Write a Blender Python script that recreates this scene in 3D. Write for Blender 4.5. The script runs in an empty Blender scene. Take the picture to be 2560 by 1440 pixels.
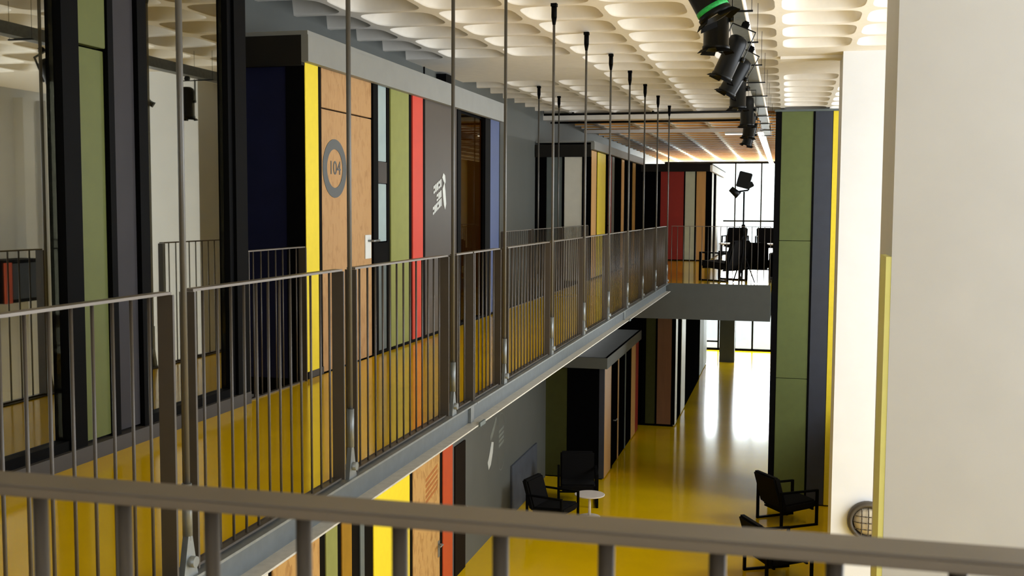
import bpy, bmesh, math, random
from mathutils import Vector, Matrix
random.seed(7)
S = bpy.context.scene
COL = S.collection

# ------------------------------------------------------------------ camera
cam_d = bpy.data.cameras.new('camera')
cam = bpy.data.objects.new('camera', cam_d)
COL.objects.link(cam)
F, EYE, VP, ROLL = 2700.0, 1.4, (1968, 525), .005
dY = Vector(((VP[0]-1280)/F, (VP[1]-720)/F, 1.0)).normalized()
up = dY.cross(Vector((1, ROLL, 0))).normalized()
if up.y > 0: up = -up
dX = dY.cross(up).normalized()
if dX.x < 0: dX = -dX
R = Matrix((dX, dY, up))                      # camera(x right, y down, z forward) -> world
c0, c1, c2 = (Vector((R[0][i], R[1][i], R[2][i])) for i in range(3))
M = Matrix((( c0.x, -c1.x, -c2.x), (c0.y, -c1.y, -c2.y), (c0.z, -c1.z, -c2.z))).to_4x4()
M.translation = Vector((0, 0, EYE))
cam.matrix_world = M
cam_d.sensor_width = 36.0
cam_d.lens = F/2560*36
cam_d.clip_start = .05
cam_d.clip_end = 300
cam_d.dof.use_dof = True
cam_d.dof.focus_distance = 11.0
cam_d.dof.aperture_fstop = 9.0
S.camera = cam

# ------------------------------------------------------------------ world, light, exposure
S.view_settings.view_transform = 'Standard'
S.view_settings.look = 'None'
S.view_settings.gamma = 1
S.view_settings.use_curve_mapping = False
S.view_settings.exposure = -0.06
w = bpy.data.worlds.new('overcast_sky'); S.world = w; w.use_nodes = True
bg = w.node_tree.nodes['Background']
bg.inputs[0].default_value = (.95, .98, 1, 1)
bg.inputs[1].default_value = 3.0

def area(name, loc, rot, sx, sy, power, col=(1, .97, .92)):
    l = bpy.data.lights.new(name, 'AREA'); l.shape = 'RECTANGLE'; l.size = sx; l.size_y = sy
    l.energy = power; l.color = col
    o = bpy.data.objects.new(name, l); COL.objects.link(o); o.location = loc; o.rotation_euler = rot
    return o
HP = math.pi/2
area('daylight_right_windows', (5.62, 8.7, 1.45), (0, HP, 0), 3.6, 7.6, 530, (.86, .93, 1))
area('daylight_right_beyond', (5.62, 19.3, 1.45), (0, HP, 0), 3.6, 3.4, 400, (.9, .95, 1))
area('daylight_right_lower', (5.62, 9.6, -2.6), (0, HP, 0), 3.2, 5.4, 130, (.92, .96, 1))
area('fill_behind_right', (3.7, -2.95, 1.5), (HP, 0, 0), 3.4, 3.2, 105, (.84, .92, 1))  # added fill light for the near pillar front, no known window there
area('daylight_far_upper', (-2.4, 44.9, 1.65), (-HP, 0, 0), 5.0, 3.2, 1700, (1, .99, .98))
area('daylight_far_lower', (-1.5, 44.9, -2.5), (-HP, 0, 0), 6.4, 3.4, 1150, (1, .99, .98))

# ------------------------------------------------------------------ materials
def lin(v):
    v /= 255.0
    return v/12.92 if v <= .04045 else ((v+.055)/1.055)**2.4
def rgb(r, g, b): return (lin(r), lin(g), lin(b), 1)

def mat(name, col, rough=.5, metal=0, var=.06, scale=6, bump=0, spec=.5, stretch=(1, 1, 1), coat=0):
    m = bpy.data.materials.new(name); m.use_nodes = True
    nt = m.node_tree; b = nt.nodes['Principled BSDF']
    b.inputs['Roughness'].default_value = rough; b.inputs['Metallic'].default_value = metal
    b.inputs['Specular IOR Level'].default_value = spec
    b.inputs['Coat Weight'].default_value = coat
    tc = nt.nodes.new('ShaderNodeTexCoord'); mp = nt.nodes.new('ShaderNodeMapping')
    mp.inputs['Scale'].default_value = stretch
    n = nt.nodes.new('ShaderNodeTexNoise'); n.inputs['Scale'].default_value = scale; n.inputs['Detail'].default_value = 5
    nt.links.new(tc.outputs['Object'], mp.inputs[0]); nt.links.new(mp.outputs[0], n.inputs['Vector'])
    cr = nt.nodes.new('ShaderNodeValToRGB')
    c = rgb(*col)
    cr.color_ramp.elements[0].position = .3; cr.color_ramp.elements[1].position = .7
    cr.color_ramp.elements[0].color = tuple(max(0, x*(1-var)) for x in c[:3])+(1,)
    cr.color_ramp.elements[1].color = tuple(min(1, x*(1+var)) for x in c[:3])+(1,)
    nt.links.new(n.outputs['Fac'], cr.inputs[0]); nt.links.new(cr.outputs[0], b.inputs['Base Color'])
    if bump:
        bp = nt.nodes.new('ShaderNodeBump'); bp.inputs['Strength'].default_value = bump; bp.inputs['Distance'].default_value = .01
        nt.links.new(n.outputs['Fac'], bp.inputs['Height']); nt.links.new(bp.outputs[0], b.inputs['Normal'])
    return m

def osb(name, a, b_, sc=38):
    m = bpy.data.materials.new(name); m.use_nodes = True
    nt = m.node_tree; b = nt.nodes['Principled BSDF']; b.inputs['Roughness'].default_value = .6
    tc = nt.nodes.new('ShaderNodeTexCoord')
    mp = nt.nodes.new('ShaderNodeMapping'); mp.inputs['Scale'].default_value = (1, 1, .35); mp.inputs['Rotation'].default_value = (.5, 0, 0)
    v = nt.nodes.new('ShaderNodeTexVoronoi'); v.inputs['Scale'].default_value = sc
    nz = nt.nodes.new('ShaderNodeTexNoise'); nz.inputs['Scale'].default_value = 7
    sp = nt.nodes.new('ShaderNodeSeparateColor'); mx = nt.nodes.new('ShaderNodeMath'); mx.operation = 'MULTIPLY_ADD'
    cr = nt.nodes.new('ShaderNodeValToRGB')
    cr.color_ramp.elements[0].color = rgb(*a); cr.color_ramp.elements[1].color = rgb(*b_)
    cr.color_ramp.elements[0].position = .25; cr.color_ramp.elements[1].position = .85
    nt.links.new(tc.outputs['Object'], mp.inputs[0]); nt.links.new(mp.outputs[0], v.inputs['Vector']); nt.links.new(tc.outputs['Object'], nz.inputs['Vector'])
    nt.links.new(v.outputs['Color'], sp.inputs[0]); nt.links.new(sp.outputs[0], mx.inputs[0]); mx.inputs[1].default_value = .7
    nt.links.new(nz.outputs['Fac'], mx.inputs[2]); nt.links.new(mx.outputs[0], cr.inputs[0]); nt.links.new(cr.outputs[0], b.inputs['Base Color'])
    mx2 = nt.nodes.new('ShaderNodeBump'); mx2.inputs['Strength'].default_value = .15; mx2.inputs['Distance'].default_value = .004
    nt.links.new(sp.outputs[0], mx2.inputs['Height']); nt.links.new(mx2.outputs[0], b.inputs['Normal'])
    return m

def glassy(name, tint, refl, fac):
    m = bpy.data.materials.new(name); m.use_nodes = True
    nt = m.node_tree; nt.nodes.remove(nt.nodes['Principled BSDF'])
    out = nt.nodes['Material Output']
    t = nt.nodes.new('ShaderNodeBsdfTransparent'); t.inputs[0].default_value = tint
    g = nt.nodes.new('ShaderNodeBsdfGlossy'); g.inputs['Roughness'].default_value = .015; g.inputs['Color'].default_value = refl
    mx = nt.nodes.new('ShaderNodeMixShader'); mx.inputs[0].default_value = fac
    nt.links.new(t.outputs[0], mx.inputs[1]); nt.links.new(g.outputs[0], mx.inputs[2]); nt.links.new(mx.outputs[0], out.inputs[0])
    return m

def emit(name, col, st):
    m = bpy.data.materials.new(name); m.use_nodes = True
    nt = m.node_tree; b = nt.nodes['Principled BSDF']
    b.inputs['Emission Color'].default_value = col; b.inputs['Emission Strength'].default_value = st
    return m

m_floor = mat('yellow_resin_floor', (244, 200, 12), .12, var=.05, scale=1.2, spec=.5)
m_white = mat('white_plaster', (222, 223, 224), .75, var=.02, scale=3)
m_wallg = mat('grey_painted_wall', (92, 95, 91), .6, var=.05, scale=2)
m_conc = mat('cream_painted_concrete', (236, 231, 222), .7, var=.03, scale=9, bump=.05)
m_black = mat('black_steel', (9, 9, 10), .6, var=.1, spec=.05)
m_brown = mat('brown_painted_steel', (72, 65, 57), .42, var=.05, scale=12)
m_rail = mat('grey_brown_steel', (112, 104, 95), .38, metal=.3, var=.06, scale=12)
m_web = mat('shaded_channel_steel', (88, 94, 96), .55, var=.1, scale=14)  # channel web: its shade is put into a darker grey
m_flange = mat('lit_channel_flange', (196, 192, 182), .5, var=.1, scale=20)  # bottom flange of the same channel, light on it painted in pale
m_tray = mat('grey_tray_steel', (98, 103, 104), .5, metal=.3, var=.2, scale=20)
m_ochre = mat('ochre_pan_bounce', (248, 184, 92), .6, var=.05)  # warm floor bounce on the far coffers, painted into the pan colour
m_pan_shade = mat('rust_brown_pan_shade', (112, 62, 40), .6, var=.05)  # shade over the coffers right of the tray, painted into the pans
m_galv = mat('galvanised_steel', (132, 137, 138), .42, metal=.55, var=.14, scale=14)
m_rod = mat('dark_steel_rod', (96, 94, 90), .4, metal=.4, var=.05)
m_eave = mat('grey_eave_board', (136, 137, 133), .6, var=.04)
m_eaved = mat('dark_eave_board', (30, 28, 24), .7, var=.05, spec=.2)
m_plinth = mat('dark_grey_plinth', (66, 62, 60), .6, var=.06)
m_osb = osb('pressed_board_panel', (164, 123, 78), (184, 144, 97))
m_osbl = osb('flake_board_panel', (148, 104, 52), (188, 148, 88), 26)
m_yel = mat('yellow_panel', (238, 214, 46), .5, var=.03, scale=14)
m_grnt = mat('shaded_olive_panel', (94, 106, 56), .6, var=.05, scale=8)  # cabin green darkened, weaker light on the tower put into the colour
m_dolive = mat('dark_olive_panel', (62, 64, 26), .6, var=.06, scale=8, spec=.2)
m_hand = mat('taupe_painted_steel', (110, 101, 90), .4, var=.05, scale=12)
m_grn = mat('olive_green_panel', (134, 138, 74), .6, var=.05, scale=8)
m_red = mat('red_panel', (206, 66, 48), .5, var=.04)
m_redd = mat('dark_red_panel', (150, 38, 28), .5, var=.05)
m_rust = mat('rust_red_panel', (184, 72, 34), .5, var=.05)
m_dgrey = mat('charcoal_panel', (78, 72, 68), .32, var=.04)
m_purp = mat('purple_grey_panel', (54, 52, 56), .6, var=.05, spec=.2)
m_blue = mat('blue_panel', (64, 79, 120), .5, var=.05)
m_navy = mat('navy_panel', (24, 27, 58), .5, var=.1, spec=.25)
m_navy2 = mat('dark_blue_panel', (46, 52, 66), .45, var=.08)
m_pale = mat('pale_reflection_pane', (160, 178, 180), .25, var=.05)  # stands for glass, the reflection in it painted as pale blue
m_sage = mat('pale_sage_panel', (196, 202, 176), .5, var=.04)
m_tan = mat('tan_wood_panel', (206, 158, 92), .5, var=.1, scale=10, stretch=(1, 1, .1))
m_brnp = mat('brown_wood_panel', (128, 88, 58), .5, var=.1, scale=10, stretch=(1, 1, .1))
m_lgrey = mat('light_grey_highlight', (222, 220, 208), .5, var=.03)
m_bgrey = mat('blue_grey_panel', (94, 104, 104), .5, var=.05)
m_bboard = mat('slate_blue_board', (76, 82, 92), .6, var=.18, scale=3)
m_matt = mat('matt_black_board', (10, 10, 11), 1, var=.1, spec=0)
m_fascia = mat('dark_grey_slab_edge', (66, 70, 68), .6, var=.05)
m_grnn = mat('dim_near_olive_panel', (92, 99, 42), .6, var=.05, scale=8)  # cabin green again, with the dimmer near-left light painted in
m_amber = mat('amber_panel', (150, 112, 34), .4, var=.08)
m_mirror = glassy('reflective_glass', (.42, .42, .38, 1), (.92, .91, .82, 1), .38)
m_glass = glassy('clear_glass', (.86, .9, .9, 1), (1, 1, 1, 1), .1)
m_print = mat('grey_print', (92, 96, 98), .6, var=.03)
m_wprint = mat('white_print', (206, 210, 206), .6, var=.05)
m_dprint = mat('faint_brown_print', (164, 104, 50), .6, var=.08)
m_chalk = mat('faint_grey_print', (120, 126, 120), .7, var=.1)
m_plate = mat('white_enamel_plate', (224, 226, 222), .35, var=.02)
m_blk_uph = mat('black_upholstery', (13, 12, 12), .9, var=.15, scale=60, spec=.15)
m_table = mat('white_table_laminate', (236, 226, 216), .35, var=.02)
m_lamp = mat('matt_black_lamp_housing', (12, 14, 15), .38, var=.15, spec=.2)
m_green = mat('green_sticker', (40, 190, 90), .5, var=.3, scale=60)
m_lime = mat('lime_bounce_glow', (246, 244, 152), .6, var=.02)  # yellow light bounced off the floor, painted as lime
m_tube = emit('fluorescent_tube_light', (1, .95, .85, 1), 9)
m_strip = emit('linear_lamp_light', (1, .97, .92, 1), 2.6)
m_in = mat('dark_room_lining', (58, 54, 46), .8, var=.05)
m_inamb = mat('amber_room_lining', (120, 86, 30), .7, var=.15, scale=3, stretch=(1, 6, .2))
m_ground = mat('pale_paving', (190, 190, 186), .8, var=.05)
m_bulb = mat('frosted_lamp_glass', (196, 184, 160), .25, var=.04)
m_bulkr = mat('dark_lamp_rim', (70, 62, 50), .5, var=.1)
m_doorb = mat('dark_brown_door', (26, 19, 12), .8, var=.06, spec=.1)

# ------------------------------------------------------------------ builders
def bx(bm, x0, x1, y0, y1, z0, z1):
    vs = [bm.verts.new((x, y, z)) for x in (x0, x1) for y in (y0, y1) for z in (z0, z1)]
    for f in ((0, 1, 3, 2), (4, 6, 7, 5), (0, 4, 5, 1), (2, 3, 7, 6), (0, 2, 6, 4), (1, 5, 7, 3)):
        bm.faces.new([vs[i] for i in f])
    return vs
def cyl(bm, p0, p1, r0, r1=None, n=12, caps=True):
    p0, p1 = Vector(p0), Vector(p1); r1 = r0 if r1 is None else r1
    a = (p1-p0).normalized(); u = a.orthogonal().normalized(); v = a.cross(u)
    A = []; B = []
    for i in range(n):
        t = 2*math.pi*i/n; d = u*math.cos(t)+v*math.sin(t)
        A.append(bm.verts.new(p0+d*r0)); B.append(bm.verts.new(p1+d*r1))
    for i in range(n):
        f = bm.faces.new((A[i], A[(i+1) % n], B[(i+1) % n], B[i])); f.smooth = True
    if caps:
        bm.faces.new(A[::-1]); bm.faces.new(B)
def lathe(bm, c, prof, n=24, axis='z'):
    rings = []
    for r, h in prof:
        ring = []
        for i in range(n):
            t = 2*math.pi*i/n
            p = (r*math.cos(t), r*math.sin(t), h)
            if axis == 'y': p = (p[0], -p[2], p[1])
            ring.append(bm.verts.new(Vector(c)+Vector(p)))
        rings.append(ring)
    for a, b in zip(rings, rings[1:]):
        for i in range(n):
            f = bm.faces.new((a[i], a[(i+1) % n], b[(i+1) % n], b[i])); f.smooth = True
    bm.faces.new(rings[0][::-1]); bm.faces.new(rings[-1])
def strip(bm, pts, wdt, thick, normal):
    """flat bar through points"""
    for a, b in zip(pts, pts[1:]):
        a, b = Vector(a), Vector(b); d = (b-a).normalized(); n = Vector(normal); s = d.cross(n).normalized()*wdt/2; t = n*thick/2
        a = a-d*thick*.0; vs = []
        for p in (a, b):
            for q in (-s-t, s-t, s+t, -s+t): vs.append(bm.verts.new(p+q))
        for f in ((0, 3, 2, 1), (4, 5, 6, 7), (0, 1, 5, 4), (1, 2, 6, 5), (2, 3, 7, 6), (3, 0, 4, 7)):
            bm.faces.new([vs[i] for i in f])
def wloc(o):
    l = Vector((0, 0, 0))
    while o: l += o.location; o = o.parent
    return l
def mk(bm, name, bev=0):
    if bev:
        bmesh.ops.bevel(bm, geom=[e for e in bm.edges], offset=bev, segments=2, affect='EDGES', clamp_overlap=True)
    bmesh.ops.recalc_face_normals(bm, faces=bm.faces[:])
    me = bpy.data.meshes.new(name); bm.to_mesh(me); bm.free()
    return me
def obj(name, bm, m, parent=None, local=False, bev=0, label=None):
    me = bm if isinstance(bm, bpy.types.Mesh) else mk(bm, name, bev)
    if not me.materials: me.materials.append(m)
    o = bpy.data.objects.new(name, me); COL.objects.link(o)
    if parent:
        o.parent = parent
        if not local: o.location = -wloc(parent)
    if label: o['label'] = label
    return o
def box(name, b, m, parent=None, local=False, bev=0, label=None):
    bm = bmesh.new(); bx(bm, *b); return obj(name, bm, m, parent, local, bev, label)
def thing(name, label, cat, loc=(0, 0, 0), group=None):
    o = bpy.data.objects.new(name, None); COL.objects.link(o); o.location = loc; o.empty_display_size = .1
    o['label'] = label; o['category'] = cat
    if group: o['group'] = group
    return o
def struct(name, bm_or_box, m, parent=None):
    o = obj(name, bm_or_box, m, parent) if isinstance(bm_or_box, bmesh.types.BMesh) else box(name, bm_or_box, m, parent)
    if not parent: o['kind'] = 'structure'
    return o
def copy_tree(o, parent=None):
    c = o.copy(); COL.objects.link(c); c.parent = parent
    for ch in list(o.children): copy_tree(ch, c)
    return c
def text_mesh(body, size, depth=.002):
    cu = bpy.data.curves.new('txt', 'FONT'); cu.body = body; cu.size = size; cu.extrude = depth
    cu.align_x = 'CENTER'; cu.align_y = 'CENTER'
    t = bpy.data.objects.new('txt', cu); COL.objects.link(t)
    dg = bpy.context.evaluated_depsgraph_get()
    me = bpy.data.meshes.new_from_object(t.evaluated_get(dg))
    bpy.data.objects.remove(t)
    return me

ZL = -4.3      # lower floor level
ZC = 3.33      # underside of ceiling ribs

# ------------------------------------------------------------------ structure: floors
struct('floor', (-6.6, 5.8, -3, 44.7, ZL-.2, ZL), m_floor)
bm = bmesh.new()
bx(bm, -3.76, -2.25, -3, 20.6, -.15, 0)
struct('floor_gallery', bm, m_floor)
bm = bmesh.new(); bx(bm, -4.87, -.262, 20.66, 22.65, -.15, 0); bx(bm, -4.87, 1.7, 22.65, 44.4, -.15, 0)
struct('floor_far_gallery', bm, m_floor)
bm = bmesh.new(); bx(bm, -4.87, -.262, 20.6, 20.66, -.68, .0); bx(bm, -4.87, -.262, 20.66, 22.65, -.66, -.151); bx(bm, -4.87, 1.7, 22.65, 44.4, -.66, -.151)
struct('trim_far_gallery_edge', bm, m_fascia)
struct('floor_near_bridge', (-2.1, .6, -3, 1.1, -.2, 0), m_floor)
struct('ground', (-60, 60, 45.2, 140, ZL-.3, ZL-.05), m_ground)

# walls
bm = bmesh.new()
bx(bm, -5.05, -4.87, 6.98, 29.0, -.15, 3.68)
bx(bm, -5.05, -4.87, 29.0, 44.7, -.15, 3.68)
struct('wall_left', bm, m_wallg)
wl = struct('wall_left_lower', (-5.05, -4.87, 14.74, 22.15, ZL, -.15), m_wallg)
struct('wall_left_rear', (-5.35, -5.2, 22.2, 36.8, ZL, -.7), m_wallg)
struct('wall_left_near', (-6.8, -6.6, -3, 14.0, ZL, 3.68), m_in)
bm = bmesh.new()
bx(bm, 5.7, 5.9, 12.6, 17.5, -.4, 3.68); bx(bm, 5.7, 5.9, 21.1, 44.7, -.4, 3.68); bx(bm, 5.7, 5.9, -3, 6.8, ZL, -.4); bx(bm, 5.7, 5.9, 12.4, 44.7, ZL, -.4); bx(bm, 5.7, 5.9, 6.8, 12.4, -.9, -.4); bx(bm, 5.7, 5.9, -3, 4.8, -.4, 3.68)
struct('wall_right', bm, m_white)
bm = bmesh.new(); bx(bm, -6.8, 2.0, -3.2, -3, ZL, 3.68); bx(bm, 2.0, 5.9, -3.2, -3, ZL, -.1); bx(bm, 2.0, 5.9, -3.2, -3, 3.1, 3.68); bx(bm, 5.4, 5.9, -3.2, -3, -.1, 3.1)  # upper right opening added for the fill light
struct('wall_back', bm, m_white)
for i, y in enumerate((14.4, 16.4, 17.0)):
    struct('trim_%d' % (i+1), (5.5, 5.7, y, y+.28, ZL, 3.3), m_white)
struct('light_blocker_right', (1.52, 1.62, 14.76, 21.2, ZL, -2.1), m_white)  # added unseen wall that keeps window light off the lower tower
# far wall with windows
bm = bmesh.new()
bx(bm, -6.6, -5.0, 44.5, 44.7, ZL, 3.68); bx(bm, 1.6, 5.9, 44.5, 44.7, ZL, 3.68); bx(bm, -5, 1.6, 44.5, 44.7, -.9, -.0); bx(bm, -5, 1.6, 44.5, 44.7, 3.3, 3.68)
struct('wall_far', bm, m_wallg)
def window(idx, x0, x1, z0, z1, mull, rails, y=44.45, t=.035):
    o = thing_s('window_%d' % idx)
    bm = bmesh.new()
    bx(bm, x0, x1, y-.04, y+.04, z0, z0+.09); bx(bm, x0, x1, y-.04, y+.04, z1-.06, z1)
    obj('frame', bm, m_black, o)
    for x in mull: box('mullion', (x-t, x+t, y-.04, y+.04, z0, z1), m_black, o)
    for a, b, z in rails: box('transom', (a, b, y-.03, y+.03, z-.03, z+.03), m_black, o)
    xs = [x0]+list(mull)+[x1]
    for a, b in zip(xs, xs[1:]):
        if b-a > .1: box('pane', (a+t, b-t, y-.006, y+.006, z0+.08, z1-.05), m_glass, o)
def thing_s(name):
    o = bpy.data.objects.new(name, None); COL.objects.link(o); o['kind'] = 'structure'; return o
window(1, -5, 1.6, 0, 3.3, (-4.08, -3.06, -2.04, -1.02, 0, 1.0), ((-5, 1.6, .95),), t=.025)
window(2, -5, 1.6, ZL, -.9, (-4.2, -3.3, -2.6, -1.95, -1.25, -.5, .4), ((-3.3, -2.6, -3.95),))
# right-hand glazing (light source of the hall, outside the frame)
o = thing_s('window_3')
bm = bmesh.new()
for y in (4.85, 6.6, 8.3, 10.4, 12.55, 17.55, 19.3, 21.05): bx(bm, 5.72, 5.8, y-.05, y+.05, -.4, 3.3)
for z in (-.35, 3.25): bx(bm, 5.72, 5.8, 4.9, 12.5, z-.05, z+.05); bx(bm, 5.72, 5.8, 17.6, 21.0, z-.05, z+.05)
for y in (6.85, 9.6, 12.35): bx(bm, 5.72, 5.8, y-.05, y+.05, ZL, -.9)
obj('frame', bm, m_black, o)

# pillars
def pillar(y, lime):
    p = struct('pillar', (.62, 1.5, y, y+.86, ZL, ZC), m_white)
    if lime: box('bounce_glow_strip', (.588, .6195, y+.002, y+.40, ZL, 1.12), m_lime, p, label='added lime strip painting the yellow bounce glow on the hall side of the pillar')  # added strip, paints the yellow floor bounce on the pillar side
    return p
pillar(6.9, True); pillar(13.9, False)
struct('pillar', (-2.35, -1.8, 40.9, 41.5, ZL, -.66), m_fascia)

# ------------------------------------------------------------------ ceiling of square coffers
ceil = struct('ceiling', (-6.8, 5.9, -3.2, 44.7, 3.70, 3.9), m_conc)
MOD, X0, Y0 = .83, -.126, 10.22
def coffer_bm():
    bm = bmesh.new(); N = 28; H = MOD/2
    def sup(a, n, t):
        c, s = math.cos(t), math.sin(t)
        return (a*math.copysign(abs(c)**(2/n), c), a*math.copysign(abs(s)**(2/n), s))
    ts = [2*math.pi*(i+.5)/N for i in range(N)]
    rings = []
    sq = []
    for t in ts:
        c, s = math.cos(t), math.sin(t); k = H/max(abs(c), abs(s)); sq.append(bm.verts.new((c*k, s*k, 0)))
    rings.append(sq)
    for a, z, n in ((.384, 0, 4.2), (.376, .025, 4.2), (.355, .13, 4), (.32, .22, 3.5), (.25, .295, 3), (.13, .335, 2.2)):
        rings.append([bm.verts.new(sup(a, n, t)+(z,)) for t in ts])
    for ri, (a, b) in enumerate(zip(rings, rings[1:])):
        for i in range(N):
            f = bm.faces.new((a[i], b[i], b[(i+1) % N], a[(i+1) % N])); f.smooth = ri > 0
    bm.faces.new(rings[-1])
    # corner triangles of the square
    for i in range(4):
        t = math.pi/4+i*math.pi/2
        c = bm.verts.new((math.copysign(H, math.cos(t)), math.copysign(H, math.sin(t)), 0))
        j = min(range(N), key=lambda q: abs(((ts[q]-t+math.pi) % (2*math.pi))-math.pi)+(0 if ((ts[q]-t+math.pi) % (2*math.pi)) < math.pi else 10))
        bm.faces.new((sq[j], sq[(j+1) % N], c))
    return bm
def coffer_mesh(pan=None):
    me = mk(coffer_bm(), 'coffer'); me.materials.append(m_conc)
    if pan:
        me.materials.append(pan)
        for p in me.polygons:
            if p.center.z > .014: p.material_index = 1
    return me
cof, cof_o, cof_r = coffer_mesh(), coffer_mesh(m_ochre), coffer_mesh(m_pan_shade)
def which(xc, yc): return cof if yc < 22 else cof_o if xc < -.2 else cof_r
cells = []
for k in range(-6, 6):
    for j in range(-9, 41):
        xc, yc = X0+MOD*(k+.5), Y0+MOD*(j+.5)
        solid = (13.4 < yc < 16.1) and (xc < -2.62 or xc > -.1)
        P = R.transposed() @ Vector((xc, yc, ZC-EYE))
        px, py = 1280+F*P.x/P.z, 720+F*P.y/P.z
        vis = -60 < px < 2300 and -120 < py < 720
        cells.append((P.z if vis else P.z+1000, xc, yc, solid))
cells.sort()
rest = bmesh.new()
n = 0
for d, xc, yc, solid in cells:
    if solid: continue
    if n < 290:
        o = bpy.data.objects.new('coffer', which(xc, yc)); COL.objects.link(o); o.parent = ceil; o.location = (xc, yc, ZC); n += 1
    else:
        tmp = bmesh.new(); tmp.from_mesh(which(xc, yc)); tmp.transform(Matrix.Translation((xc, yc, ZC)))
        
        if which(xc, yc) is cof_r:
            for f in tmp.faces:
                if f.material_index == 1: f.material_index = 2
        me = bpy.data.meshes.new('t'); tmp.to_mesh(me); tmp.free(); rest.from_mesh(me); bpy.data.meshes.remove(me)
rest_me = mk(rest, 'coffers')
for q in (m_conc, m_ochre, m_pan_shade): rest_me.materials.append(q)
o = obj('coffers', rest_me, m_conc, ceil); o['kind'] = 'stuff'
ya, yb = Y0+4*MOD, Y0+7*MOD
box('solid_slab', (X0-6*MOD, X0-3*MOD, ya, yb, ZC, 3.7), m_conc, ceil)
box('solid_slab', (X0, X0+6*MOD, ya, yb, ZC, 3.7), m_conc, ceil)
box('solid_slab', (-6.8, 5.9, -3.2, Y0-9*MOD, ZC, 3.7), m_conc, ceil)
box('downstand', (X0, .62, 14.2, 14.42, ZC-.035, ZC), m_conc, ceil)
# cross beams where the far gallery begins
struct('beam', (-4.87, -.62, 21.7, 22.05, 3.2, ZC), m_conc)
struct('beam', (-4.87, -.75, 26.3, 26.5, 3.25, ZC), m_conc)

# ------------------------------------------------------------------ cabins
def front(root, X, z0, z1, items, depth=.05):
    """boards on a front that faces +X: (y0, y1, material, name, proud)"""
    out = []
    for y0, y1, m, nm, pr in items:
        g = .004
        out.append(box(nm, (X-depth, X-pr, y0+g, y1-g, z0, z1), m, root, bev=.003 if nm != 'post' else 0))
    return out
def endf(root, Y, z0, z1, items, depth=.05):
    """boards on an end that faces -Y: (x0, x1, material, name, proud)"""
    for x0, x1, m, nm, pr in items:
        g = .004
        box(nm, (x0+g, x1-g, Y+pr, Y+depth, z0, z1), m, root, bev=.003 if nm != 'post' else 0)
P_, B_ = 'panel', 'post'

# --- glass meeting room at the left
r = thing('meeting_room', 'glass fronted meeting room with olive green and purple grey panels at the near left', 'cabin', (-4.4, 4, 0))
X = -3.72
bm = bmesh.new()
bx(bm, -6.5, X-.06, -1.0, 6.9, -.15, -.0); bx(bm, -6.5, -6.4, -1, 6.9, 0, 3.25); bx(bm, -6.4, X-.06, 6.88, 6.95, 0, 3.25)
bx(bm, -6.4, X-.06, -1.0, -.93, 0, 3.25); bx(bm, -6.5, X-.06, -1, 6.95, 3.25, 3.3)
obj('room_lining', bm, m_in, r)
box('plinth', (X-.08, X+.03, -1.0, 6.97, -.0, .085), m_plinth, r)
zt = 3.3
front(r, X, .085, zt, [(4.98, 5.13, m_black, B_, -.01), (5.38, 5.44, m_black, B_, -.01), (5.67, 5.77, m_black, B_, -.01), (6.74, 6.80, m_black, B_, 0), (6.80, 6.97, m_black, B_, -.02),
                       (3.05, 3.13, m_black, B_, 0)], .09)
front(r, X, .1, 2.265, [(5.13, 5.38, m_grnn, P_, .015)], .06)
front(r, X, 2.28, zt, [(5.13, 5.38, m_grnn, P_, .0)], .06)
front(r, X, .1, zt, [(5.44, 5.67, m_purp, P_, .015)], .06)
for a, b in ((1.1, 3.05), (3.13, 4.98), (5.77, 6.74)):
    box('glass_pane', (X-.052, X-.04, a, b, .13, zt), m_mirror, r)
    box('sill', (X-.08, X, a, b, .085, .14), m_black, r)

# --- cabin 104
r = thing('office_cabin', 'long cabin numbered 104 with yellow, board, green, red and blue front panels', 'cabin', (-4.3, 11, 0))
X = -3.76; Ye, Yf = 8.05, 14.12; Zp = 2.56
bm = bmesh.new()
bx(bm, -4.86, X-.055, Ye+.05, 12.30, -.15, 2.6)
bx(bm, -4.86, X-.055, 13.40, Yf, -.15, 2.6)
bx(bm, -4.86, X-.055, 12.30, 13.40, -.15, .03); bx(bm, -4.86, X-.055, 12.3, 13.4, 2.52, 2.6)
obj('body', bm, m_black, r)
bm = bmesh.new(); bx(bm, -4.86, -4.82, 12.31, 13.39, .03, 2.52); bx(bm, -4.82, X-.06, 13.36, 13.39, .03, 2.52)
obj('room_lining', bm, m_inamb, r)
box('roof', (-4.86, X+.05, Ye-.05, Yf+.03, 2.76, 2.80), m_eave, r)
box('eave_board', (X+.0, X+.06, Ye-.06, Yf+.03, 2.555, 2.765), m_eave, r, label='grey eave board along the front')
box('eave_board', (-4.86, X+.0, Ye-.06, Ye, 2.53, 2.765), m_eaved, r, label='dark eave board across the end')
box('plinth', (X-.06, X-.01, Ye, 8.40, 0, .06), m_plinth, r); box('plinth', (X-.06, X-.01, 9.51, Yf, 0, .03), m_black, r)
front(r, X, .06, Zp, [(8.05, 8.31, m_yel, P_, 0)])
front(r, X, .03, Zp, [(9.98, 10.51, m_grn, P_, 0), (10.62, 10.95, m_red, P_, 0), (11.03, 12.18, m_dgrey, P_, .005), (13.63, 14.09, m_blue, P_, 0)])
front(r, X, .03, Zp, [(8.31, 8.39, m_black, B_, .012), (9.51, 9.64, m_black, B_, -.005), (9.90, 9.98, m_black, B_, .01), (10.51, 10.62, m_black, B_, .012), (10.95, 11.03, m_black, B_, .012),
                      (12.18, 12.32, m_black, B_, -.005), (13.38, 13.63, m_black, B_, -.005), (14.09, 14.12, m_black, B_, .0)])
front(r, X, 2.235, Zp, [(8.39, 9.51, m_osb, P_, .012)])
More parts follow.
